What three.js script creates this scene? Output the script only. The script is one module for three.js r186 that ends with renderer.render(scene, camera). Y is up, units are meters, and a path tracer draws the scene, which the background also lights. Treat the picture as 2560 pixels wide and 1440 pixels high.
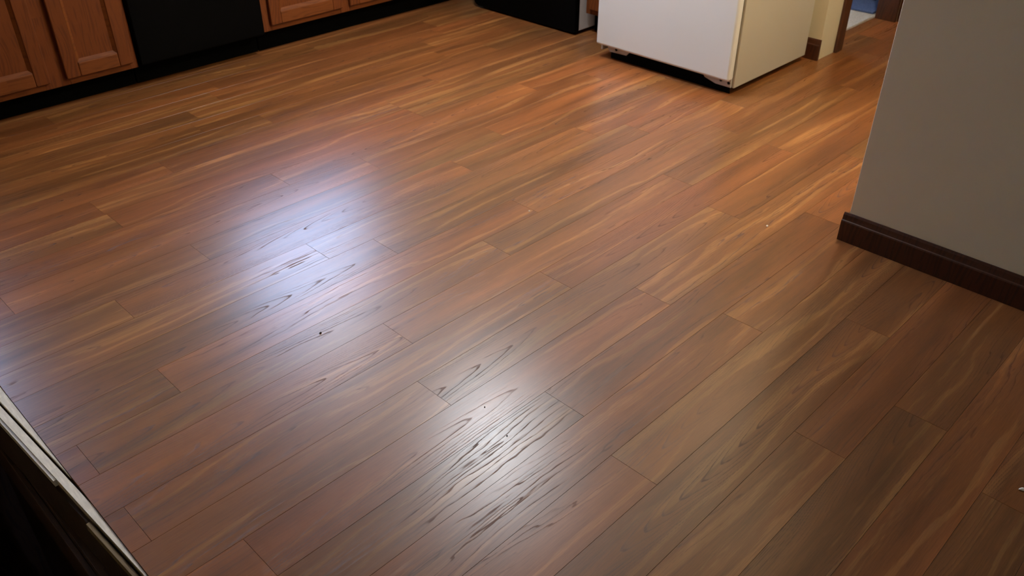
import * as THREE from 'three';
import { RoundedBoxGeometry } from 'three/addons/geometries/RoundedBoxGeometry.js';
import { RectAreaLightUniformsLib } from 'three/addons/lights/RectAreaLightUniformsLib.js';
import { mergeGeometries } from 'three/addons/utils/BufferGeometryUtils.js';

// ---------------------------------------------------------------- camera, sky, exposure
// x runs along the planks (away to the upper right), z runs across them, the camera is above the origin
const scene = new THREE.Scene();
const EYE = 1.388;
const camera = new THREE.PerspectiveCamera(37.3676, 16 / 9, 0.05, 60);
camera.position.set(0, EYE, 0);
camera.up.set(0, 1, 0);
camera.lookAt(0.58896, EYE - 0.55977, -0.58291);
camera.focus = 1.9;
camera.userData.fStop = 7;
scene.background = new THREE.Color().setRGB(11.8, 16, 25.5);

const renderer = new THREE.WebGLRenderer({ antialias: true });
renderer.toneMapping = THREE.LinearToneMapping;
renderer.toneMappingExposure = 1.0;
renderer.shadowMap.enabled = true;
RectAreaLightUniformsLib.init();

const CEIL = 2.15;
const KITCHEN_LAMP = { at: [2.42, 2.05, -2.55], color: 0xf0f8ff, length: 0.50, width: 0.18, radiance: 138, glow: 26 };
const SINK_LAMP = { at: [2.34, 2.05, -3.86], color: 0xfff4e8, power: 0.9, glow: 10 };
const HALL_LAMP = { at: [3.10, 2.04, -1.04], color: 0xffe9c6, power: 3.9, glow: 3 };

// ---------------------------------------------------------------- helpers
function rng(seed) { let s = seed >>> 0; return () => { s = (s + 0x6D2B79F5) >>> 0; let t = s; t = Math.imul(t ^ (t >>> 15), t | 1); t ^= t + Math.imul(t ^ (t >>> 7), t | 61); return ((t ^ (t >>> 14)) >>> 0) / 4294967296; }; }
const taken = {};
function numbered(name) { const n = taken[name] = (taken[name] ?? -1) + 1; return n ? `${name}_${String(n).padStart(3, '0')}` : name; }
function shade(o) { o.traverse(m => { if (m.isMesh) { m.castShadow = true; m.receiveShadow = true; } }); return o; }
function part(name, geometry, material, parent) { const m = new THREE.Mesh(geometry, material); m.name = name; parent.add(m); return shade(m); }
function thing(name, label, category, at = [0, 0, 0], group) {
  const o = new THREE.Group(); o.name = numbered(name); o.position.set(...at); o.userData = { label, category };
  if (group) o.userData.group = group;
  scene.add(o); return o;
}
function structure(name, geometry, material, label) {
  const o = geometry ? new THREE.Mesh(geometry, material) : new THREE.Group();
  o.name = name; o.userData = { kind: 'structure', label, category: name.split('_')[0] }; scene.add(o); return shade(o);
}
// box from corner to corner
function box(x0, x1, y0, y1, z0, z1, r = 0) {
  const w = x1 - x0, h = y1 - y0, d = z1 - z0;
  const g = r ? new RoundedBoxGeometry(w, h, d, 2, Math.min(r, w / 2.1, h / 2.1, d / 2.1)) : new THREE.BoxGeometry(w, h, d);
  g.translate((x0 + x1) / 2, (y0 + y1) / 2, (z0 + z1) / 2);
  return metric(g);
}
// uv in metres, by the dominant direction of each face (v runs up on upright faces)
function metric(g) {
  if (g.index) g = g.toNonIndexed();
  const p = g.attributes.position, n = g.attributes.normal, uv = new Float32Array(p.count * 2);
  for (let i = 0; i < p.count; i++) {
    const ax = Math.abs(n.getX(i)), ay = Math.abs(n.getY(i)), az = Math.abs(n.getZ(i));
    const x = p.getX(i), y = p.getY(i), z = p.getZ(i);
    if (ay >= ax && ay >= az) { uv[2 * i] = x; uv[2 * i + 1] = z; } else if (ax >= az) { uv[2 * i] = z; uv[2 * i + 1] = y; } else { uv[2 * i] = x; uv[2 * i + 1] = y; }
  }
  g.setAttribute('uv', new THREE.BufferAttribute(uv, 2)); return g;
}
const clean = gs => mergeGeometries(gs.map(g => { g = g.index ? g.toNonIndexed() : g; for (const k of Object.keys(g.attributes)) if (!['position', 'normal', 'uv'].includes(k)) g.deleteAttribute(k); return g; }));
// extrude a profile [[a, b] ...] along one axis
function extrude(points, depth, place) {
  const s = new THREE.Shape(points.map(([a, b]) => new THREE.Vector2(a, b)));
  const g = new THREE.ExtrudeGeometry(s, { depth, bevelEnabled: false, steps: 1 });
  g.applyMatrix4(place); g.computeVertexNormals(); return metric(g);
}
// profile (a -> world x, b -> y) swept along +z from z0 ; or (a -> world z, b -> y) swept along x
const alongZ = (pts, z0, z1) => extrude(pts, z1 - z0, new THREE.Matrix4().makeTranslation(0, 0, z0));
const alongX = (pts, x0, x1) => extrude(pts, x1 - x0, new THREE.Matrix4().makeBasis(new THREE.Vector3(0, 0, 1), new THREE.Vector3(0, 1, 0), new THREE.Vector3(-1, 0, 0)).setPosition(x1, 0, 0));

// value noise, seeded
const perm = (() => { const r = rng(77), a = new Float32Array(65536); for (let i = 0; i < 65536; i++) a[i] = r(); return a; })();
function vn(x, y) {
  const xi = Math.floor(x), yi = Math.floor(y), fx = x - xi, fy = y - yi;
  const u = fx * fx * (3 - 2 * fx), v = fy * fy * (3 - 2 * fy);
  const h = (a, b) => perm[((a * 7919 + b * 104729) ^ (b * 31 + (a >> 3))) & 65535];
  const a = h(xi, yi), b = h(xi + 1, yi), c = h(xi, yi + 1), d = h(xi + 1, yi + 1);
  return a + (b - a) * u + (c - a) * v + (a - b - c + d) * u * v;
}
const sstep = (a, b, x) => { const t = Math.min(1, Math.max(0, (x - a) / (b - a))); return t * t * (3 - 2 * t); };
const lerp = (a, b, t) => a + (b - a) * t;
function texture(w, h, fill, srgb) {
  const d = new Uint8Array(w * h * 4); fill(d);
  const t = new THREE.DataTexture(d, w, h, THREE.RGBAFormat); t.wrapS = t.wrapT = THREE.RepeatWrapping;
  t.magFilter = THREE.LinearFilter; t.minFilter = THREE.LinearMipmapLinearFilter; t.generateMipmaps = true;
  if (srgb) t.colorSpace = THREE.SRGBColorSpace; t.needsUpdate = true; return t;
}

// ---------------------------------------------------------------- the oak print of the floor boards
const PL = 1.283, PW = 0.127057;          // length and width of a board
const SEAM0 = -1.57466;                   // z of seam 0
const SLOT_W = 1024, SLOT_H = 128, SLOTS = 32;      // 2 x 16 prints on a sheet
// prints copied from boards that stand out in the photograph: [kind, tip along the board 0..1, which way the arches point, middle across 0..1, arches, lightness]
const PRINTS = {
  '3:1': [1, 0.62, 1, 0.52, 0.78, 1.0], '2:1': [1, 0.16, 1, 0.50, 0.8, 1.0], '4:0': [2, 0.6, 1, 0.35, 6.5, 1.0], '5:1': [2, 0.5, 1, 0.6, 6, 1.0], '2:0': [0, 0.5, 1, 0.5, 4, 0.98],
  '6:1': [1, 0.30, -1, 0.5, 1.3, 0.98], '7:1': [1, 0.35, -1, 0.45, 1.2, 0.96], '1:1': [2, 0.4, 1, 0.7, 5, 1.0], '0:0': [1, 0.62, 1, 0.6, 0.8, 1.02], '4:1': [0, 0.5, 1, 0.5, 4, 1.0],
  '-1:1': [1, 0.45, -1, 0.45, 0.7, 1.0], '0:1': [0, 0.5, 1, 0.5, 4, 1.04], '8:1': [2, 0.5, 1, 0.2, 6, 0.96], '9:1': [1, 0.8, -1, 0.5, 1.1, 0.97], '-2:1': [1, 0.35, 1, 0.6, 0.9, 1.02], '3:2': [2, 0.5, 1, 0.4, 5, 1.03],
};
function printBoard(seed, spec) {
  const r = rng(seed * 2654435761 + 99);
  const roll = r();
  const kind = spec ? spec[0] : roll < 0.42 ? 1 : roll < 0.72 ? 2 : 0;
  const tip = spec ? spec[1] : 0.15 + 0.7 * r(), dir = spec ? spec[2] : (r() < 0.5 ? 1 : -1), mid = spec ? spec[3] : 0.25 + 0.5 * r(), arches = spec ? spec[4] : kind === 1 ? 0.65 + 0.6 * r() : 4 + 4 * r();
  const light = (spec ? spec[5] : 1) * (0.855 + 0.135 * r()), red = r() - 0.5, ox = r() * 900, oy = r() * 900;
  return { kind, tip, dir, mid, arches, light, red, ox, oy };
}
function boardPixel(b, s, t, out) {       // s along 0..1, t across 0..1
  const u = s * PL, v = t * PW;
  const wob = vn(b.ox + u * 3.1, b.oy + v * 9) - 0.5, wob2 = vn(b.ox + u * 9, b.oy + v * 40) - 0.5, wob3 = vn(b.ox + u * 34, b.oy + v * 160) - 0.5;
  const dv = (t - b.mid) + wob * 0.16 + 0.05 * Math.sin(u * 4 + b.ox);
  let f;
  if (b.kind === 1) f = (Math.pow(Math.hypot(dv * 2.0, 0.15), 1.45) * 9 + b.dir * (s - b.tip) * 12 + Math.sin(u * 7 + b.oy) * 0.5) * b.arches + wob2 * 0.6 + wob3 * 0.16;
  else if (b.kind === 2) f = (dv + (vn(b.ox + 31 + u * 1.9, b.oy + v * 14) - 0.5) * 0.35) * b.arches * 1.5 + wob2 * 0.35 + (vn(b.ox + 9 + u * 6, b.oy + v * 120) - 0.5) * 0.9 + wob3 * 0.25 + b.dir * s * 0.5;
  else f = dv * b.arches * 2.0 + wob * 1.4 + wob2 * 0.3 + (vn(b.ox + 9 + u * 5, b.oy + v * 150) - 0.5) * 0.8 + wob3 * 0.2;
  const k = f - Math.floor(f), ring = Math.floor(f);
  const strength = (0.1 + 0.95 * Math.pow(perm[(ring * 97 + ((b.ox * 13) | 0)) & 65535], b.kind === 1 ? 0.6 : 1.5)) * (0.15 + 1.0 * sstep(0.3, 0.75, vn(b.ox + 11 + u * 2.3, b.oy + v * 26)));
  // porous early wood: a thin dark band that frays into streaks on one side
  const pores = vn(b.ox + u * 26, b.oy + v * 1050), pores2 = vn(b.ox + 300 + u * 60, b.oy + v * 1900);
  const fray = vn(b.ox + 70 + u * 42, b.oy + v * 620);
  let early = (sstep(0.80, 0.90, k) * (1 - sstep(0.95, 1.0, k)) * (0.35 + 0.95 * fray) + 0.30 * sstep(0.45, 0.9, k) * (1 - sstep(0.93, 1.0, k)) * sstep(0.45, 0.8, fray)) * strength;
  early = Math.min(early, 0.8);
  const sn = vn(b.ox + 50 + u * 1.3, b.oy + v * 60 + wob * 3 + wob2 * 0.8) + (fray - 0.5) * 0.16 + (vn(b.ox + u * 9, b.oy + v * 190) - 0.5) * 0.14;
  const streak = sstep(0.64, 0.84, sn) * 0.85 * (0.7 + 0.3 * vn(b.ox + u * 12, v * 500));
  const broad = vn(b.ox + 700 + u * 1.7, b.oy + 20 + v * 22) - 0.5 + 0.5 * (vn(b.ox + 400 + u * 5, b.oy + 90 + v * 70) - 0.5);
  const dark = sstep(0.66, 0.95, vn(b.ox + 120 + u * 4.2, b.oy + 60 + v * 34)) * 0.5;
  const fine = (pores - 0.5) * 0.11 + (pores2 - 0.5) * 0.09;
  const L = Math.max(0, (1 + broad * 0.26 + fine + (0.5 - k) * 0.10 * strength) * b.light);
  const e = Math.min(1, early * 0.75 + dark * 0.5);
  out[0] = (lerp(lerp(139, 172, streak), 98, e)) * L * (1 + b.red * 0.04);
  out[1] = (lerp(lerp(85, 117, streak), 56, e)) * L * (1 - b.red * 0.04);
  out[2] = (lerp(lerp(45, 65, streak), 29, e)) * L * (1 - b.red * 0.05);
  out[3] = early; out[4] = pores2;
}
const clamp8 = x => x < 0 ? 0 : x > 255 ? 255 : x;
const slotOf = {}; const boards = [];
function slotFor(key) {
  if (!(key in slotOf)) { slotOf[key] = boards.length; boards.push(printBoard(boards.length + 3, PRINTS[key])); }
  return slotOf[key];
}
const SHEETS = 2;
const sheetMaterials = [];
function makeSheets() {
  while (boards.length < SHEETS * SLOTS) boards.push(printBoard(boards.length + 3));
  for (let n = 0; n < SHEETS; n++) {
    const W = SLOT_W * 2, Hh = SLOT_H * 16, o = [0, 0, 0, 0, 0];
    const rough = new Uint8Array(W * Hh * 4);
    const color = texture(W, Hh, d => {
      for (let q = 0; q < SLOTS; q++) {
        const b = boards[n * SLOTS + q], cx = (q & 1) * SLOT_W, cy = (q >> 1) * SLOT_H;
        for (let y = 0; y < SLOT_H; y++) for (let x = 0; x < SLOT_W; x++) {
          boardPixel(b, (x + 0.5) / SLOT_W, (y + 0.5) / SLOT_H, o);
          const i = ((cy + y) * W + cx + x) * 4;
          d[i] = clamp8(o[0]); d[i + 1] = clamp8(o[1]); d[i + 2] = clamp8(o[2]); d[i + 3] = 255;
          rough[i] = clamp8(150 - o[3] * 120);           // height
          rough[i + 1] = clamp8(78 + o[3] * 105 + (o[4] - 0.5) * 10);       // roughness
          rough[i + 2] = 0; rough[i + 3] = 255;
        }
      }
    }, true);
    const relief = texture(W, Hh, d => d.set(rough));
    sheetMaterials.push(new THREE.MeshPhysicalMaterial({ name: 'oak laminate', map: color, roughnessMap: relief, roughness: 1, bumpMap: relief, bumpScale: 0.00002, ior: 1.64 }));
  }
}

// ---------------------------------------------------------------- other materials
function plainNoise(w, base, amp, sx, sy, srgb = true) {
  return texture(w, w, d => {
    for (let y = 0; y < w; y++) for (let x = 0; x < w; x++) {
      const n = (vn(x * sx, y * sy) + vn(x * sx * 2.7 + 40, y * sy * 2.7 + 9) * 0.6 + vn(x * sx * 7 + 3, y * sy * 7) * 0.4) / 2 - 0.5, i = (y * w + x) * 4;
      d[i] = clamp8(base[0] + n * amp); d[i + 1] = clamp8(base[1] + n * amp); d[i + 2] = clamp8(base[2] + n * amp); d[i + 3] = 255;
    }
  }, srgb);
}
function woodTexture(base, dark, seed) {    // grain runs up
  return texture(512, 512, d => {
    for (let y = 0; y < 512; y++) for (let x = 0; x < 512; x++) {
      const w = vn(seed + x * 0.012, y * 0.006) * 6, g = vn(seed + x * 0.16 + w, y * 0.012), f = vn(seed + x * 0.9, y * 0.035), i = (y * 512 + x) * 4;
      const t = Math.min(1, sstep(0.45, 0.95, g) * 0.75 + f * 0.35);
      for (let c = 0; c < 3; c++) d[i + c] = clamp8(lerp(base[c], dark[c], t)); d[i + 3] = 255;
    }
  }, true);
}
const tex = (t, rx, ry) => { const c = t.clone(); c.repeat.set(rx, ry); c.needsUpdate = true; return c; };
const wallGrain = plainNoise(256, [128, 128, 128], 120, 0.22, 0.22, false);
const M = {
  wall: new THREE.MeshStandardMaterial({ name: 'taupe wall paint', color: 0xf4ebc9, roughness: 0.85, bumpMap: tex(wallGrain, 4, 4), bumpScale: 0.0006 }),
  cream: new THREE.MeshStandardMaterial({ name: 'cream wall paint', color: 0xcabc9d, roughness: 0.8, bumpMap: tex(wallGrain, 4, 4), bumpScale: 0.0006 }),
  ceiling: new THREE.MeshStandardMaterial({ name: 'ceiling paint', color: 0xb8b2a8, roughness: 0.95 }),
  darkWood: new THREE.MeshStandardMaterial({ name: 'dark stained trim', map: tex(woodTexture([78, 40, 22], [52, 25, 13], 12), 3, 3), roughness: 0.42 }),
  cabinet: new THREE.MeshPhysicalMaterial({ name: 'stained oak', map: tex(woodTexture([116, 59, 20], [94, 46, 15], 40), 2.6, 2.6), roughness: 0.62, specularIntensity: 0.5 }),
  cabinetRail: new THREE.MeshPhysicalMaterial({ name: 'stained oak rail', map: (() => { const t = tex(woodTexture([124, 66, 24], [100, 52, 18], 90), 2.6, 2.6); t.rotation = Math.PI / 2; return t; })(), roughness: 0.62, specularIntensity: 0.5 }),
  blackKick: new THREE.MeshPhysicalMaterial({ name: 'black toe kick', color: 0x030303, roughness: 0.85, specularIntensity: 0.12 }),
  blackGloss: new THREE.MeshPhysicalMaterial({ name: 'black appliance enamel', color: 0x030303, roughness: 0.6, specularIntensity: 0.12 }),
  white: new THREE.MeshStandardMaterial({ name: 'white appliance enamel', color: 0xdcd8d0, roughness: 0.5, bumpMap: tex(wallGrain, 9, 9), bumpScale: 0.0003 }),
  shadedSide: new THREE.MeshStandardMaterial({ name: 'white steel side with shade in its colour', color: 0xb3aa98, roughness: 0.55, bumpMap: tex(wallGrain, 9, 9), bumpScale: 0.0004 }),  // appliance white darkened: the weaker light on the sides is put into the colour
  gasket: new THREE.MeshStandardMaterial({ name: 'gasket', color: 0x6b6258, roughness: 0.8 }),
  bracket: new THREE.MeshStandardMaterial({ name: 'painted bracket', color: 0xb9b2aa, roughness: 0.5 }),
  hole: new THREE.MeshStandardMaterial({ name: 'dark rubber', color: 0x14110f, roughness: 0.9 }),
  counter: new THREE.MeshStandardMaterial({ name: 'counter laminate', color: 0x8a7b66, roughness: 0.4 }),
  stripCream: new THREE.MeshStandardMaterial({ name: 'cream painted strip', map: tex(plainNoise(256, [240, 230, 210], 40, 0.4, 0.05), 3, 3), roughness: 0.6 }),
  raw: new THREE.MeshStandardMaterial({ name: 'raw dark wood', map: tex(woodTexture([74, 52, 34], [48, 32, 20], 7), 3, 3), roughness: 0.8 }),
  pale: new THREE.MeshStandardMaterial({ name: 'bare pine strip', map: tex(woodTexture([150, 128, 88], [112, 90, 56], 21), 4, 4), roughness: 0.7 }),
wellWall: new THREE.MeshStandardMaterial({ name: 'dark stained panelling', map: tex(woodTexture([84, 56, 36], [60, 38, 23], 55), 2, 2), roughness: 0.8 }),
  stairCarpet: new THREE.MeshStandardMaterial({ name: 'brown stair carpet', map: tex(plainNoise(256, [78, 62, 48], 40, 0.35, 0.35), 5, 5), roughness: 1 }),
  tanCarpet: new THREE.MeshStandardMaterial({ name: 'tan carpet', map: tex(plainNoise(256, [132, 114, 92], 50, 0.35, 0.35), 5, 5), roughness: 1 }),
  subfloor: new THREE.MeshStandardMaterial({ name: 'subfloor', color: 0x4a3a28, roughness: 0.9 }),
  carpet: new THREE.MeshStandardMaterial({ name: 'pale carpet', map: tex(plainNoise(256, [196, 190, 186], 90, 0.35, 0.35), 5, 5), roughness: 1, bumpMap: tex(wallGrain, 14, 14), bumpScale: 0.004 }),
  blueMat: new THREE.MeshStandardMaterial({ name: 'blue rug', map: tex(plainNoise(256, [74, 92, 140], 60, 0.3, 0.3), 5, 5), roughness: 1 }),
  glass: new THREE.MeshPhysicalMaterial({ name: 'window glass', color: 0xffffff, transmission: 1, thickness: 0, roughness: 0, ior: 1.5 }),
  frame: new THREE.MeshStandardMaterial({ name: 'white window frame', color: 0xd6d2ca, roughness: 0.5 }),
  grass: new THREE.MeshStandardMaterial({ name: 'lawn', map: tex(plainNoise(128, [52, 66, 34], 40, 0.4, 0.4), 8, 8), roughness: 1 }),
  crumbWhite: new THREE.MeshStandardMaterial({ color: 0xe8e0d2, roughness: 0.8 }),
  crumbDark: new THREE.MeshStandardMaterial({ color: 0x2a211c, roughness: 0.9 }),
};

// ---------------------------------------------------------------- floor: boards laid one by one
const EDGE = 0.255;                      // the boards stop here, above the step down
const floor = structure('floor', null, null, 'brown oak laminate floor of long narrow boards');
const JOINT = { '-9': 0.821, '-8': 1.37, '-7': 1.677, '-6': 0.92, '-5': 0.62, '-4': 1.18, '-3': 1.347, '-2': 0.56, '-1': 0.303, 0: 1.088, 1: 0.298, 2: 0.997, 3: 0.431, 4: 1.193, 5: 0.502, 6: 1.139, 7: 0.72, 8: 1.5, 9: 0.467, 10: 1.02, 11: 0.33 };
function boardGeometry(x0, x1, z0, z1, slot, flip, startX) {
  const c = 0.0002, gap = 0.0003, T = 0.011, X0 = x0 + gap, X1 = x1 - gap, Z0 = z0 + gap, Z1 = z1 - gap;
  const pos = [], uv = [];
  const q = slot % SLOTS, cx = (q & 1), cy = (q >> 1);
  const UV = (x, z) => {
    let s = (x - startX) / PL, t = (z - z0) / (z1 - z0); if (flip) { s = 1 - s; t = 1 - t; }
    s = Math.min(0.998, Math.max(0.002, s)); t = Math.min(0.985, Math.max(0.015, t));
    return [(cx + s) / 2, (cy + t) / 16];
  };
  const quad = (...v) => { for (const i of [0, 1, 2, 0, 2, 3]) { pos.push(...v[i]); uv.push(...UV(v[i][0], v[i][2])); } };
  const a = [X0 + c, 0, Z0 + c], b = [X1 - c, 0, Z0 + c], d = [X1 - c, 0, Z1 - c], e = [X0 + c, 0, Z1 - c];
  const a1 = [X0, -c, Z0], b1 = [X1, -c, Z0], d1 = [X1, -c, Z1], e1 = [X0, -c, Z1];
  const dn = v => [v[0], -T, v[2]];
  quad(a, e, d, b); quad(e, e1, d1, d); quad(b, b1, a1, a); quad(a, a1, e1, e); quad(d, d1, b1, b);
  quad(e1, dn(e1), dn(d1), d1); quad(b1, dn(b1), dn(a1), a1); quad(a1, dn(a1), dn(e1), e1); quad(d1, dn(d1), dn(b1), b1); quad(dn(a1), dn(b1), dn(d1), dn(e1));
  const g = new THREE.BufferGeometry();
  g.setAttribute('position', new THREE.Float32BufferAttribute(pos, 3)); g.setAttribute('uv', new THREE.Float32BufferAttribute(uv, 2));
  g.computeVertexNormals(); return g;
}
{
  const r = rng(5), list = [];
  for (let k = -19; k <= 36; k++) {
    const z0 = SEAM0 + k * PW, z1 = z0 + PW, zc = (z0 + z1) / 2;
    const xEnd = zc < -1.95 ? 4.02 : zc < -0.83 ? 6.2 : 2.52;
    let j = JOINT[k] ?? r() * PL; while (j > EDGE + 0.02) j -= PL;
    for (let n = 0; ; n++, j += PL) {
      const x0 = Math.max(EDGE, j), x1 = Math.min(xEnd, j + PL);
      if (x0 >= xEnd - 0.02) break;
      if (x1 - x0 < 0.015) continue;
      list.push([k, n, x0, x1, z0, z1, j, r() < 0.5]);
    }
  }
  // boards nearest the lens get a print of their own first
  list.sort((a, b) => Math.hypot(a[2] - 0.6, a[4]) - Math.hypot(b[2] - 0.6, b[4]));
  const rr = rng(31);
  for (const it of list) { const key = `${it[0]}:${it[1]}`; it.push(boards.length < SHEETS * SLOTS ? slotFor(key) : (rr() * SHEETS * SLOTS) | 0); it[7] = PRINTS[key] ? false : it[7]; }
  makeSheets();
  list.sort((a, b) => a[0] - b[0] || a[1] - b[1]);
  list.forEach(([k, n, x0, x1, z0, z1, j, flip, slot], i) => part(i ? `plank_${String(i).padStart(3, '0')}` : 'plank', boardGeometry(x0, x1, z0, z1, slot, flip, j), sheetMaterials[(slot / SLOTS) | 0], floor));
  part('subfloor', box(0.272, 6.3, -0.19, -0.0115, -4.45, 3.2), M.subfloor, floor);
}

// ---------------------------------------------------------------- the step down at the left: strips, riser, added stairs
{
  const step = structure('trim_1', null, null, 'worn cream strips and bare riser at the step down');
  // the strips lie a little askew to the boards: direction measured along their joint
  const dirx = 0.0535, ang = Math.atan(dirx);
  const xAt = (z, off) => 0.2350 + (z + 1.98) * dirx + off;             // near edge of the first strip
  const bar = (off0, off1, y0, y1, z0, z1, r = 0.0012) => {
    const g = new RoundedBoxGeometry(off1 - off0, y1 - y0, (z1 - z0) / Math.cos(ang), 2, r);
    g.rotateY(ang); const zc = (z0 + z1) / 2; g.translate(xAt(zc, (off0 + off1) / 2), (y0 + y1) / 2, zc); return metric(g);
  };
  // both strips are trimmed along the ends of the boards and lie nearly flush with them
  const END = EDGE - 0.0006, meets = off => -1.98 + (END - 0.2350 - off) / dirx;
  const trimmed = (name, off0, off1, top, thick) => {
    const pts = [[xAt(-2.7, off0), 2.7]];
    if (off1 === null) pts.push([END, 2.7]); else pts.push([xAt(-2.7, off1), 2.7], [END, -meets(off1)]);
    pts.push([END, -meets(off0)]);
    const g = new THREE.ExtrudeGeometry(new THREE.Shape(pts.map(p => new THREE.Vector2(...p))), { depth: thick, bevelEnabled: false });
    g.rotateX(-Math.PI / 2); g.translate(0, top - thick, 0); part(name, metric(g), M.stripCream, step);
  };
  trimmed('edge_strip', 0, null, -0.0018, 0.010);
  trimmed('nosing_strip', -0.0235, -0.0062, -0.0030, 0.020);
  part('lip_fragment', bar(-0.0305, -0.0232, -0.024, -0.0062, -2.7, -1.634), M.stripCream, step);
  part('filler_strip', bar(-0.0235, 0.012, -0.0340, -0.0235, -2.7, -0.58), M.raw, step);
  part('riser', bar(-0.020, -0.004, -0.178, -0.0345, -2.7, -0.58), M.raw, step);
  part('pine_strip', bar(-0.0385, -0.0290, -0.030, -0.0105, -1.470, -0.58), M.pale, step);
  part('backing_board', bar(-0.030, -0.0205, -0.178, -0.035, -2.7, -0.58), M.raw, step);
  // added stairs, made deep so the corner below the strips lies in shade
  const well = structure('stairwell_added', null, null, 'added deep stairs that keep the corner beside the boards in shade');
  const X0 = -0.72, X1 = 0.255, Z0 = -2.78, Z1 = -0.56, LOW = -1.75;
  part('well_wall', box(X1, X1 + 0.016, LOW, -0.18, Z0, Z1), M.wellWall, well);
  part('well_wall', box(X0 - 0.016, X0, LOW, 0, Z0, Z1), M.wellWall, well);
  part('well_wall', box(X0 - 0.016, X1 + 0.016, LOW, 0, Z0 - 0.016, Z0 - 0.0005), M.wellWall, well);
  part('well_wall', box(X0 - 0.016, X1 - 0.02, LOW, 0, Z1 + 0.0005, Z1 + 0.016), M.wellWall, well);
  part('well_floor', box(X0, X1, LOW - 0.02, LOW, Z0, Z1), M.stairCarpet, well);
  part('stringer', box(0.214, X1, -0.47, -0.186, Z0, Z1, 0.002), M.wellWall, well);
  part('stringer_moulding', box(0.200, 0.2135, -0.236, -0.208, Z0, Z1, 0.003), M.wellWall, well);
  for (let i = 0; i < 8; i++) {
    const z = Z1 - 0.26 * i, y = -0.19 * (i + 1);
    part('tread', box(X0, 0.213, y - 0.03, y, z - 0.27, z - 0.001, 0.008), M.stairCarpet, well);
    part('riser', box(X0, 0.213, y - 0.19, y - 0.0305, z - 0.258, z - 0.24), M.stairCarpet, well);
  }
  const rest = structure('floor_left', null, null, 'tan carpet of the room round the added stairs');
  for (const g of [box(-3.2, X0 - 0.016, -0.03, 0, -4.34, 3.1), box(X0 - 0.016, EDGE - 0.001, -0.03, 0, -4.34, Z0 - 0.016), box(X0 - 0.016, EDGE - 0.001, -0.03, 0, Z1 + 0.016, 3.1)]) part('carpet', g, M.tanCarpet, rest);
}

// ---------------------------------------------------------------- room shell
function wallWithOpenings(name, label, material, axis, at0, at1, from, to, holes, y0 = 0, bead = 0) {
  // an upright slab along x (axis 'x', thickness in z) or along z, split round its openings
  const wall = structure(name, null, null, label), gs = [];
  const put = (a, b, y, yy) => { if (b - a > 0.001 && yy - y > 0.001) gs.push(axis === 'x' ? box(a, b, y, yy, at0, at1, bead) : box(at0, at1, y, yy, a, b, bead)); };
  let c = from;
  for (const [a, b, lo, hi] of holes) { put(c, a, y0, CEIL); put(a, b, y0, lo); put(a, b, hi, CEIL); c = b; }
  put(c, to, y0, CEIL);
  part('wall_face', clean(gs), material, wall); return wall;
}
const win1 = [2.02, 3.00, 1.08, 2.06], win2 = [0.02, 0.50, 1.10, 1.98], win3 = [4.9, 6.5, 0.75, 1.98];
wallWithOpenings('wall_window', 'taupe wall behind the sink cabinets', M.wall, 'x', -4.46, -4.34, -3.2, 7.2, [win2, win1, win3], 0);
wallWithOpenings('wall_stove', 'taupe wall behind the stove', M.wall, 'z', 4.02, 4.13, -4.34, -1.89, []);
wallWithOpenings('wall_hall', 'cream hall wall with a doorway', M.cream, 'x', -1.89, -1.78, 3.89, 7.2, [[4.112, 4.755, 0, 2.03]]);
wallWithOpenings('wall_right', 'taupe wall end at the right', M.wall, 'z', 2.40, 2.52, -0.892, 3.1, [], 0, 0.0015);
wallWithOpenings('wall_hall_right', 'taupe wall along the hall', M.wall, 'x', -0.892, -0.772, 2.52, 6.2, []);
wallWithOpenings('wall_hall_end', 'wall at the end of the hall', M.cream, 'z', 6.1, 6.2, -1.78, -0.892, []);
wallWithOpenings('wall_bedroom', 'far wall of the carpeted room', M.cream, 'z', 7.1, 7.2, -4.34, -1.89, []);
wallWithOpenings('wall_behind', 'wall behind the viewer', M.wall, 'x', 3.1, 3.2, -3.2, 2.52, []);
wallWithOpenings('wall_left', 'wall at the far left', M.wall, 'z', -3.2, -3.1, -4.34, 3.1, []);
structure('ceiling', box(-3.2, 7.2, CEIL, CEIL + 0.12, -4.46, 3.2), M.ceiling, 'flat pale ceiling');
structure('ground', box(-12, 14, -0.75, -0.7, -24, -4.7), M.grass, 'lawn outside the windows');
[win1, win2, win3].forEach(([a, b, lo, hi], i) => {
  const w = structure(`window_${i + 1}`, null, null, 'window in the wall behind the cabinets'), f = 0.045, m = (lo + hi) / 2;
  for (const g of [box(a, b, lo, lo + f, -4.44, -4.37, 0.004), box(a, b, hi - f, hi, -4.44, -4.37, 0.004), box(a, a + f, lo + f, hi - f, -4.44, -4.37, 0.004), box(b - f, b, lo + f, hi - f, -4.44, -4.37, 0.004)]) part('window_frame', g, M.frame, w);
  part('meeting_rail', box(a + f, b - f, m - 0.018, m + 0.018, -4.43, -4.38, 0.004), M.frame, w);
  part('pane', box(a + f, b - f, lo + f, m - 0.018, -4.408, -4.404), M.glass, w);
  part('pane', box(a + f, b - f, m + 0.018, hi - f, -4.408, -4.404), M.glass, w);
  part('window_sill', box(a - 0.04, b + 0.04, lo - 0.03, lo, -4.40, -4.28, 0.004), M.frame, w);
});
// carpeted room seen through the doorway
structure('floor_carpet', box(4.13, 7.1, 0.0, 0.013, -4.34, -1.893, 0.004), M.carpet, 'pale carpet of the room beyond the doorway');

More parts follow.
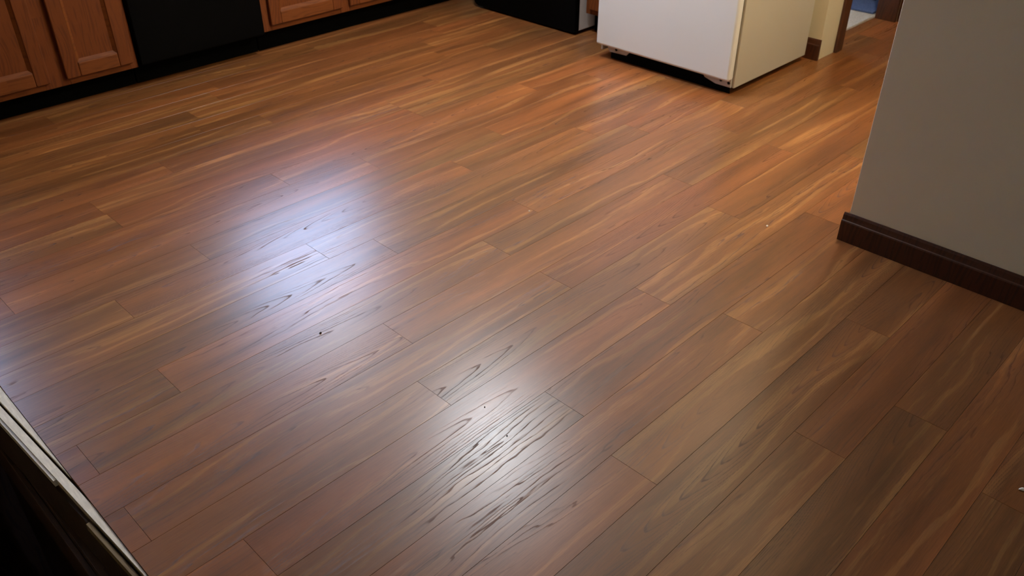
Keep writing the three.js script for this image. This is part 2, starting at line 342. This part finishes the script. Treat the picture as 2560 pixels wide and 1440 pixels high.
// baseboards: flat board with a coved upper edge
const baseProfile = [[0, 0], [-0.015, 0], [-0.015, 0.066], [-0.0135, 0.070], [-0.0105, 0.072], [-0.009, 0.079], [-0.0075, 0.088], [-0.004, 0.094], [0, 0.094]];
structure('baseboard_right', alongZ(baseProfile.map(([a, b]) => [2.40 + a, b]), -0.907, 3.1), M.darkWood, 'dark stained baseboard at the foot of the right wall');
structure('baseboard_hall', alongX(baseProfile.map(([a, b]) => [-0.892 + a, b]).reverse(), 2.4, 6.1), M.darkWood, 'dark stained baseboard in the hall');
structure('baseboard_stub', alongZ(baseProfile.map(([a, b]) => [3.89 + a, b * 1.04]), -1.885, -1.776), M.darkWood, 'short dark baseboard beside the refrigerator');
// doorway casing and jambs
{
  const d = structure('door_1', null, null, 'dark stained door casing of the hall doorway');
  part('casing', box(4.045, 4.110, 0, 2.10, -1.78, -1.764, 0.004), M.darkWood, d);
  part('casing', box(4.757, 4.84, 0, 2.10, -1.78, -1.764, 0.004), M.darkWood, d);
  part('casing', box(4.110, 4.757, 2.03, 2.10, -1.78, -1.764, 0.004), M.darkWood, d);
  part('jamb', box(4.112, 4.118, 0, 2.03, -1.892, -1.779, 0.002), M.darkWood, d);
  part('jamb', box(4.737, 4.756, 0, 2.03, -1.892, -1.779, 0.002), M.darkWood, d);
  part('jamb', box(4.118, 4.737, 2.012, 2.03, -1.892, -1.779, 0.002), M.darkWood, d);
}

// ---------------------------------------------------------------- lamps
function ceilingLamp(name, label, L) {
  const [x, y, z] = L.at, t = thing(name, label, 'ceiling lamp', [x, 0, z]);
  const rim = new THREE.LatheGeometry([[0, CEIL], [0.14, CEIL], [0.14, CEIL - 0.025], [0.13, CEIL - 0.03], [0, CEIL - 0.03]].map(p => new THREE.Vector2(...p)), 40);
  part('canopy', metric(rim), M.frame, t);
  const prof = []; for (let i = 0; i <= 12; i++) { const a = i / 12 * Math.PI / 2; prof.push(new THREE.Vector2(Math.max(0.0001, 0.125 * Math.sin(a)), CEIL - 0.03 - 0.115 * Math.cos(a))); }
  const c = new THREE.Color(L.color);
  const glow = new THREE.MeshStandardMaterial({ name: 'glowing lamp glass', color: 0xffffff, roughness: 0.4, emissive: c, emissiveIntensity: L.glow ?? 14 });
  part('glass_shade', new THREE.LatheGeometry(prof, 40), glow, t);
  const light = new THREE.PointLight(L.color, L.power, 0, 2); light.position.set(0, y - 0.12, 0); light.castShadow = true; light.shadow.radius = 2.5; light.shadow.mapSize.set(1024, 1024); light.shadow.camera.near = 0.02;
  t.add(light); return t;
}
{
  const L = KITCHEN_LAMP, [x, y, z] = L.at, hl = L.length / 2, hw = L.width / 2;
  const t = thing('fluorescent_lamp', 'long white fluorescent lamp on the kitchen ceiling', 'ceiling lamp', [x, 0, z]);
  part('tray', box(-hw, hw, CEIL - 0.03, CEIL, -hl, hl, 0.004), M.frame, t);
  const arc = []; for (let i = 0; i <= 12; i++) { const a = Math.PI * i / 12; arc.push([-(hw - 0.012) * Math.cos(a), CEIL - 0.03 - 0.062 * Math.pow(Math.sin(a), 0.6)]); }
  const glow = new THREE.MeshStandardMaterial({ name: 'glowing lamp diffuser', color: 0xffffff, roughness: 0.4, emissive: new THREE.Color(L.color), emissiveIntensity: L.glow });
  part('diffuser', alongZ(arc, -hl + 0.02, hl - 0.02), glow, t);
  for (const s of [-1, 1]) part('end_cap', box(-hw, hw, CEIL - 0.10, CEIL - 0.03, s > 0 ? hl - 0.02 : -hl, s > 0 ? hl : -hl + 0.02, 0.006), M.frame, t);
  const light = new THREE.RectAreaLight(L.color, L.radiance, L.width - 0.05, L.length - 0.06); light.position.set(0, CEIL - 0.102, 0); light.rotation.x = -Math.PI / 2; t.add(light);
}
ceilingLamp('ceiling_lamp', 'small round ceiling lamp above the sink cabinet', SINK_LAMP);
ceilingLamp('ceiling_lamp', 'warm round ceiling lamp at the start of the hall', HALL_LAMP);

// ---------------------------------------------------------------- base cabinets
// a cabinet that faces +z; local x from 0 to w, face frame at z = 0, depth behind
function frameDoor(w, h, parent) {
  const d = new THREE.Group(); d.name = 'door'; parent.add(d);
  const s = 0.058, t = 0.019;
  const stile = (x0, x1) => part('stile', box(x0, x1, 0, h, 0, t, 0.005), M.cabinet, d), rail = (y0, y1) => part('rail', box(s, w - s, y0, y1, 0, t, 0.005), M.cabinetRail, d);
  stile(0, s); stile(w - s, w); rail(0, s); rail(h - s, h);
  // sloped inner moulding that catches the light, then the recessed panel
  const mo = 0.014, sh = [[0, 0.006], [mo, 0.006], [0, 0.017]];
  const gs = [];
  const lay = (len, m) => { const g = new THREE.ExtrudeGeometry(new THREE.Shape(sh.map(([a, b]) => new THREE.Vector2(a, b))), { depth: len, bevelEnabled: false }); g.applyMatrix4(m); g.computeVertexNormals(); return metric(g); };
  const V = (x, y, z) => new THREE.Vector3(x, y, z);
  gs.push(lay(w - 2 * s, new THREE.Matrix4().makeBasis(V(0, 1, 0), V(0, 0, 1), V(1, 0, 0)).setPosition(s, s, 0)));
  gs.push(lay(w - 2 * s, new THREE.Matrix4().makeBasis(V(0, -1, 0), V(0, 0, 1), V(-1, 0, 0)).setPosition(w - s, h - s, 0)));
  gs.push(lay(h - 2 * s, new THREE.Matrix4().makeBasis(V(1, 0, 0), V(0, 0, 1), V(0, -1, 0)).setPosition(s, h - s, 0)));
  gs.push(lay(h - 2 * s, new THREE.Matrix4().makeBasis(V(-1, 0, 0), V(0, 0, 1), V(0, 1, 0)).setPosition(w - s, s, 0)));
  part('moulding', clean(gs), M.cabinetRail, d);
  part('panel', box(s - 0.004, w - s + 0.004, s - 0.004, h - s + 0.004, 0.001, 0.007), M.cabinet, d);
  return d;
}
function baseCabinet(label, at, turn, w, doors, stiles, depth, low, kickX0 = 0, kickX1 = w, kick = 0.075) {
  const c = thing('base_cabinet', label, 'cabinet', at); c.rotation.y = turn;
  const top = 0.868;
  part('carcass', clean([box(0, 0.016, low, top, -depth, -0.02), box(w - 0.016, w, low, top, -depth, -0.02), box(0.016, w - 0.016, low, low + 0.016, -depth, -0.02), box(0.016, w - 0.016, low + 0.016, top, -depth, -depth + 0.008)]), M.cabinet, c);
  part('toe_kick', box(kickX0, kickX1, 0, low, -kick - 0.016, -kick), M.blackKick, c);
  for (const [a, b] of stiles) part('frame_stile', box(a, b, low, top, -0.02, 0, 0.0015), M.cabinet, c);
  for (let i = 0; i + 1 < stiles.length; i++) {
    const a = stiles[i][1], b = stiles[i + 1][0];
    for (const [y0, y1] of [[low, low + 0.04], [0.675, 0.71], [top - 0.03, top]]) part('frame_rail', box(a, b, y0, y1, -0.02, 0, 0.0015), M.cabinetRail, c);
  }
  for (const [a, b] of doors) {
    const d = frameDoor(b - a, 0.66 - (low + 0.028), c); d.position.set(a, low + 0.028, 0);
    const dr = new THREE.Group(); dr.name = 'drawer'; c.add(dr);
    part('drawer_front', box(a, b, 0.70, 0.845, 0, 0.019, 0.005), M.cabinetRail, dr);
  }
  return c;
}
const FACE = -3.734;
baseCabinet('oak base cabinet with two panelled doors, left of the black dishwasher', [0.49, 0, FACE], 0, 0.948, [[0.03, 0.575], [0.640, 0.925]], [[0, 0.05], [0.555, 0.655], [0.915, 0.948]], 0.586, 0.096);
baseCabinet('oak base cabinet with two panelled doors, between dishwasher and stove corner', [2.072, 0, FACE], 0, 1.335, [[0.037, 0.456], [0.502, 0.945]], [[0, 0.045], [0.45, 0.508], [0.94, 1.335]], 0.586, 0.108, 0, 1.335, 0.075);
// faces the viewer's side of the room, between stove and refrigerator
baseCabinet('narrow oak cabinet between the stove and the white refrigerator', [3.418, 0, -2.846], -Math.PI / 2, 0.25, [[0.03, 0.235]], [[0, 0.04], [0.22, 0.25]], 0.586, 0.105);

// ---------------------------------------------------------------- dishwasher
{
  const d = thing('dishwasher', 'black built-in dishwasher between the two oak cabinets', 'dishwasher', [1.442, 0, FACE]);
  const w = 0.626;
  part('tub', box(0.008, w - 0.008, 0.10, 0.862, -0.57, -0.012), M.blackKick, d);
  part('door', box(0.004, w - 0.004, 0.105, 0.72, -0.012, 0.022, 0.006), M.blackGloss, d);
  part('control_panel', box(0.004, w - 0.004, 0.724, 0.862, -0.012, 0.026, 0.006), M.blackGloss, d);
  part('door_handle', box(0.06, w - 0.06, 0.742, 0.762, 0.026, 0.046, 0.006), M.blackGloss, d);
  part('kick_plate', box(0.004, w - 0.004, 0.0, 0.10, -0.085, -0.074, 0.002), M.blackKick, d);
}
// ---------------------------------------------------------------- countertops
{
  const c = thing('countertop', 'laminate countertop running along the oak cabinets', 'countertop');
  part('slab', box(0.46, 4.015, 0.870, 0.908, -4.335, -3.70, 0.008), M.counter, c);
  part('backsplash', box(0.46, 4.015, 0.908, 1.0, -4.335, -4.315, 0.004), M.counter, c);
}
tagSlab();
function tagSlab() {
  const c = thing('countertop', 'short laminate countertop between stove and refrigerator', 'countertop');
  part('slab', box(3.385, 4.015, 0.870, 0.908, -2.844, -2.60, 0.008), M.counter, c);
}

// ---------------------------------------------------------------- stove
{
  const s = thing('stove', 'black fronted stove with a white side panel', 'stove', [3.345, 0, -3.24]);
  const hw = 0.381;
  // body behind the front, white sides
  part('side_panel', box(0.028, 0.64, 0.018, 0.905, hw - 0.012, hw, 0.004), M.white, s).userData.label = 'white enamelled side of the stove';
  part('side_panel', box(0.028, 0.64, 0.018, 0.905, -hw, -hw + 0.012, 0.004), M.white, s);
  part('body', box(0.04, 0.64, 0.03, 0.90, -hw + 0.013, hw - 0.013), M.blackKick, s);
  // storage drawer with rounded lower corners, curving back at its foot
  const sh = new THREE.Shape(), r = 0.05, w = hw - 0.002, y0 = 0.014, y1 = 0.235;
  sh.moveTo(-w, y1); sh.lineTo(-w, y0 + r); sh.quadraticCurveTo(-w, y0, -w + r, y0); sh.lineTo(w - 0.012, y0); sh.quadraticCurveTo(w, y0, w, y0 + 0.012); sh.lineTo(w, y1); sh.closePath();
  const dg = new THREE.ExtrudeGeometry(sh, { depth: 0.028, bevelEnabled: true, bevelSize: 0.003, bevelThickness: 0.003, bevelSegments: 2 });
  dg.applyMatrix4(new THREE.Matrix4().makeBasis(new THREE.Vector3(0, 0, 1), new THREE.Vector3(0, 1, 0), new THREE.Vector3(-1, 0, 0)).setPosition(0.034, 0, 0));
  part('drawer', metric(dg), M.blackGloss, s);
  part('oven_door', box(0.0, 0.036, 0.245, 0.76, -w, w, 0.008), M.blackGloss, s);
  part('oven_window', box(-0.003, 0.002, 0.36, 0.62, -0.24, 0.24, 0.001), M.blackGloss, s);
  part('oven_handle', box(-0.045, -0.022, 0.70, 0.722, -0.30, 0.30, 0.009), M.blackGloss, s);
  part('control_panel', box(0.002, 0.04, 0.768, 0.90, -w, w, 0.006), M.blackGloss, s);
  part('cooktop', box(0.0, 0.64, 0.905, 0.922, -hw, hw, 0.006), M.white, s);
  for (const [x, z] of [[0.17, -0.19], [0.17, 0.19], [0.47, -0.19], [0.47, 0.19]]) {
    const b = new THREE.TorusGeometry(0.08, 0.006, 8, 28); b.rotateX(Math.PI / 2); b.translate(x, 0.927, z); part('burner', b, M.hole, s);
  }
  for (let i = 0; i < 4; i++) { const k = new THREE.CylinderGeometry(0.018, 0.021, 0.022, 20); k.rotateZ(Math.PI / 2); k.translate(-0.009, 0.835, -0.27 + i * 0.18); part('knob', k, M.blackGloss, s); }
  for (const [x, z] of [[0.1, -0.33], [0.1, 0.33], [0.58, -0.33], [0.58, 0.33]]) { const f = new THREE.CylinderGeometry(0.018, 0.02, 0.031, 14); f.translate(x, 0.0155, z); part('foot', f, M.hole, s); }
}

// ---------------------------------------------------------------- refrigerator
{
  const f = thing('refrigerator', 'white refrigerator standing on the brown floor, lower grille missing', 'refrigerator', [3.17, 0, -2.197]);
  const hw = 0.372, back = 0.665, H = 1.66;
  const foot = 0.028, yb = 0.066;
  // cabinet shell: two sides that reach almost to the floor, back, roof and a raised bottom
  part('side_wall', box(0.046, back, foot, H, hw - 0.010, hw + 0.004, 0.004), M.shadedSide, f);
  part('side_wall', box(0.046, back, foot, H, -hw - 0.004, -hw + 0.010, 0.004), M.shadedSide, f);
  part('body', box(0.050, back - 0.02, yb + 0.012, H - 0.002, -hw + 0.0105, hw - 0.0105), M.white, f);
  part('base_pan', box(0.12, back - 0.02, foot + 0.005, yb + 0.010, -hw + 0.011, hw - 0.011), M.blackKick, f);
  part('gasket', box(0.042, 0.0495, yb + 0.016, 1.15, -hw + 0.012, hw - 0.008), M.gasket, f);
  // doors: rounded slabs
  part('fresh_food_door', box(0, 0.041, yb, 1.155, -hw - 0.001, hw - 0.002, 0.012), M.white, f);
  part('freezer_door', box(0, 0.041, 1.165, H, -hw - 0.001, hw - 0.002, 0.012), M.white, f);
  part('gasket', box(0.042, 0.0495, 1.175, H - 0.01, -hw + 0.012, hw - 0.008), M.gasket, f);
  for (const [y0, y1] of [[0.75, 1.14], [1.18, 1.42]]) part('handle', box(-0.035, -0.002, y0, y1, -hw + 0.03, -hw + 0.055, 0.010), M.white, f);
  // foot brackets left showing under the door, with their screw holes
  const bracket = (z0, z1, slope) => {
    const sh = slope > 0 ? [[z0, 0.066], [z1, 0.066], [z1 - 0.03, 0.036], [z0 + 0.012, 0.033], [z0, 0.045]] : [[z0, 0.066], [z1, 0.066], [z1, 0.031], [z1 - 0.075, 0.031], [z0 + 0.02, 0.046]];
    const g = new THREE.ExtrudeGeometry(new THREE.Shape(sh.map(([a, b]) => new THREE.Vector2(a, b))), { depth: 0.05, bevelEnabled: true, bevelSize: 0.002, bevelThickness: 0.002, bevelSegments: 2 });
    g.applyMatrix4(new THREE.Matrix4().makeBasis(new THREE.Vector3(0, 0, 1), new THREE.Vector3(0, 1, 0), new THREE.Vector3(-1, 0, 0)).setPosition(0.092, 0, 0));
    return part('foot_bracket', metric(g), M.bracket, f);
  };
  const hole = (parent, z, y, r) => { const g = new THREE.CylinderGeometry(r, r, 0.006, 16); g.rotateZ(Math.PI / 2); g.translate(0.043, y, z); part('screw_hole', g, M.hole, parent); };
  const bl = bracket(-hw + 0.045, -hw + 0.185, 1); hole(bl, -hw + 0.095, 0.050, 0.008);
  const br = bracket(hw - 0.165, hw - 0.012, -1); hole(br, hw - 0.062, 0.052, 0.007); hole(br, hw - 0.022, 0.048, 0.007);
  for (const [x, z] of [[0.12, -hw + 0.08], [0.12, hw - 0.08], [back - 0.06, -hw + 0.08], [back - 0.06, hw - 0.08]]) { const g = new THREE.CylinderGeometry(0.018, 0.018, 0.03, 18); g.rotateX(Math.PI / 2); g.translate(x, 0.018, z); part('roller', g, M.hole, f); }
  part('toe_plate', box(0.0435, 0.0475, 0.002, 0.0655, -hw + 0.062, hw - 0.014), M.blackKick, f);
}

// ---------------------------------------------------------------- beyond the doorway
{
  const r = thing('rug', 'blue rug on the pale carpet beyond the doorway', 'rug', [5.06, 0.013, -2.45]);
  part('pile', box(-0.31, 0.4, 0, 0.014, -0.6, 0.54, 0.006), M.blueMat, r);
  const b = thing('dresser', 'dark low dresser beyond the blue rug', 'dresser', [5.32, 0, -2.6]);
  part('body', box(-0.35, 0.2, 0.027, 0.75, -0.7, 0.60, 0.006), M.blackKick, b);
  part('top', box(-0.36, 0.21, 0.75, 0.775, -0.72, 0.61, 0.006), M.blackKick, b);
  for (let i = 0; i < 3; i++) { const d = part('drawer', box(-0.366, -0.35, 0.07 + i * 0.225, 0.275 + i * 0.225, -0.67, 0.57, 0.003), M.blackKick, b); for (const z of [-0.35, 0.25]) { const k = new THREE.SphereGeometry(0.014, 12, 8); k.translate(-0.378, 0.17 + i * 0.225, z); part('knob', k, M.hole, d); } }
}

// ---------------------------------------------------------------- crumbs on the boards
function crumb(label, x, z, size, material, stretch = 1) {
  const g = new THREE.IcosahedronGeometry(size, 1), p = g.attributes.position, r = rng((x * 1000) | 0);
  const f = {}; for (let i = 0; i < p.count; i++) { const key = [p.getX(i), p.getY(i), p.getZ(i)].map(v => v.toFixed(5)).join(); const k = f[key] ??= 0.7 + 0.5 * r(); p.setXYZ(i, p.getX(i) * k * stretch, p.getY(i) * k * 0.6, p.getZ(i) * k); }
  g.computeVertexNormals();
  const m = new THREE.Mesh(g, material); m.name = numbered('crumb'); m.position.set(x, size * 0.42, z); m.rotation.y = x * 7; m.userData = { label, category: 'crumb', group: 'crumbs on the floor' }; scene.add(shade(m));
}
crumb('tiny white crumb on the boards near the end of the right wall', 2.302, -1.107, 0.0035, M.crumbWhite, 1.5);
crumb('white paper shred on the dark boards at the right edge', 1.682, -0.116, 0.005, M.crumbWhite, 1.8);
crumb('dark speck on the boards in the bluish window glare', 0.942, -1.660, 0.003, M.crumbDark, 1.2);
crumb('minute dark speck on the arched grain in the white lamp glare', 1.049, -1.131, 0.0018, M.crumbDark);
crumb('minute dark speck on the straight grain beside the lamp glare', 1.017, -1.023, 0.0018, M.crumbDark, 1.3);
crumb('pale crumb in the middle of the warm lit boards', 1.829, -1.728, 0.0028, M.crumbWhite);

renderer.render(scene, camera);
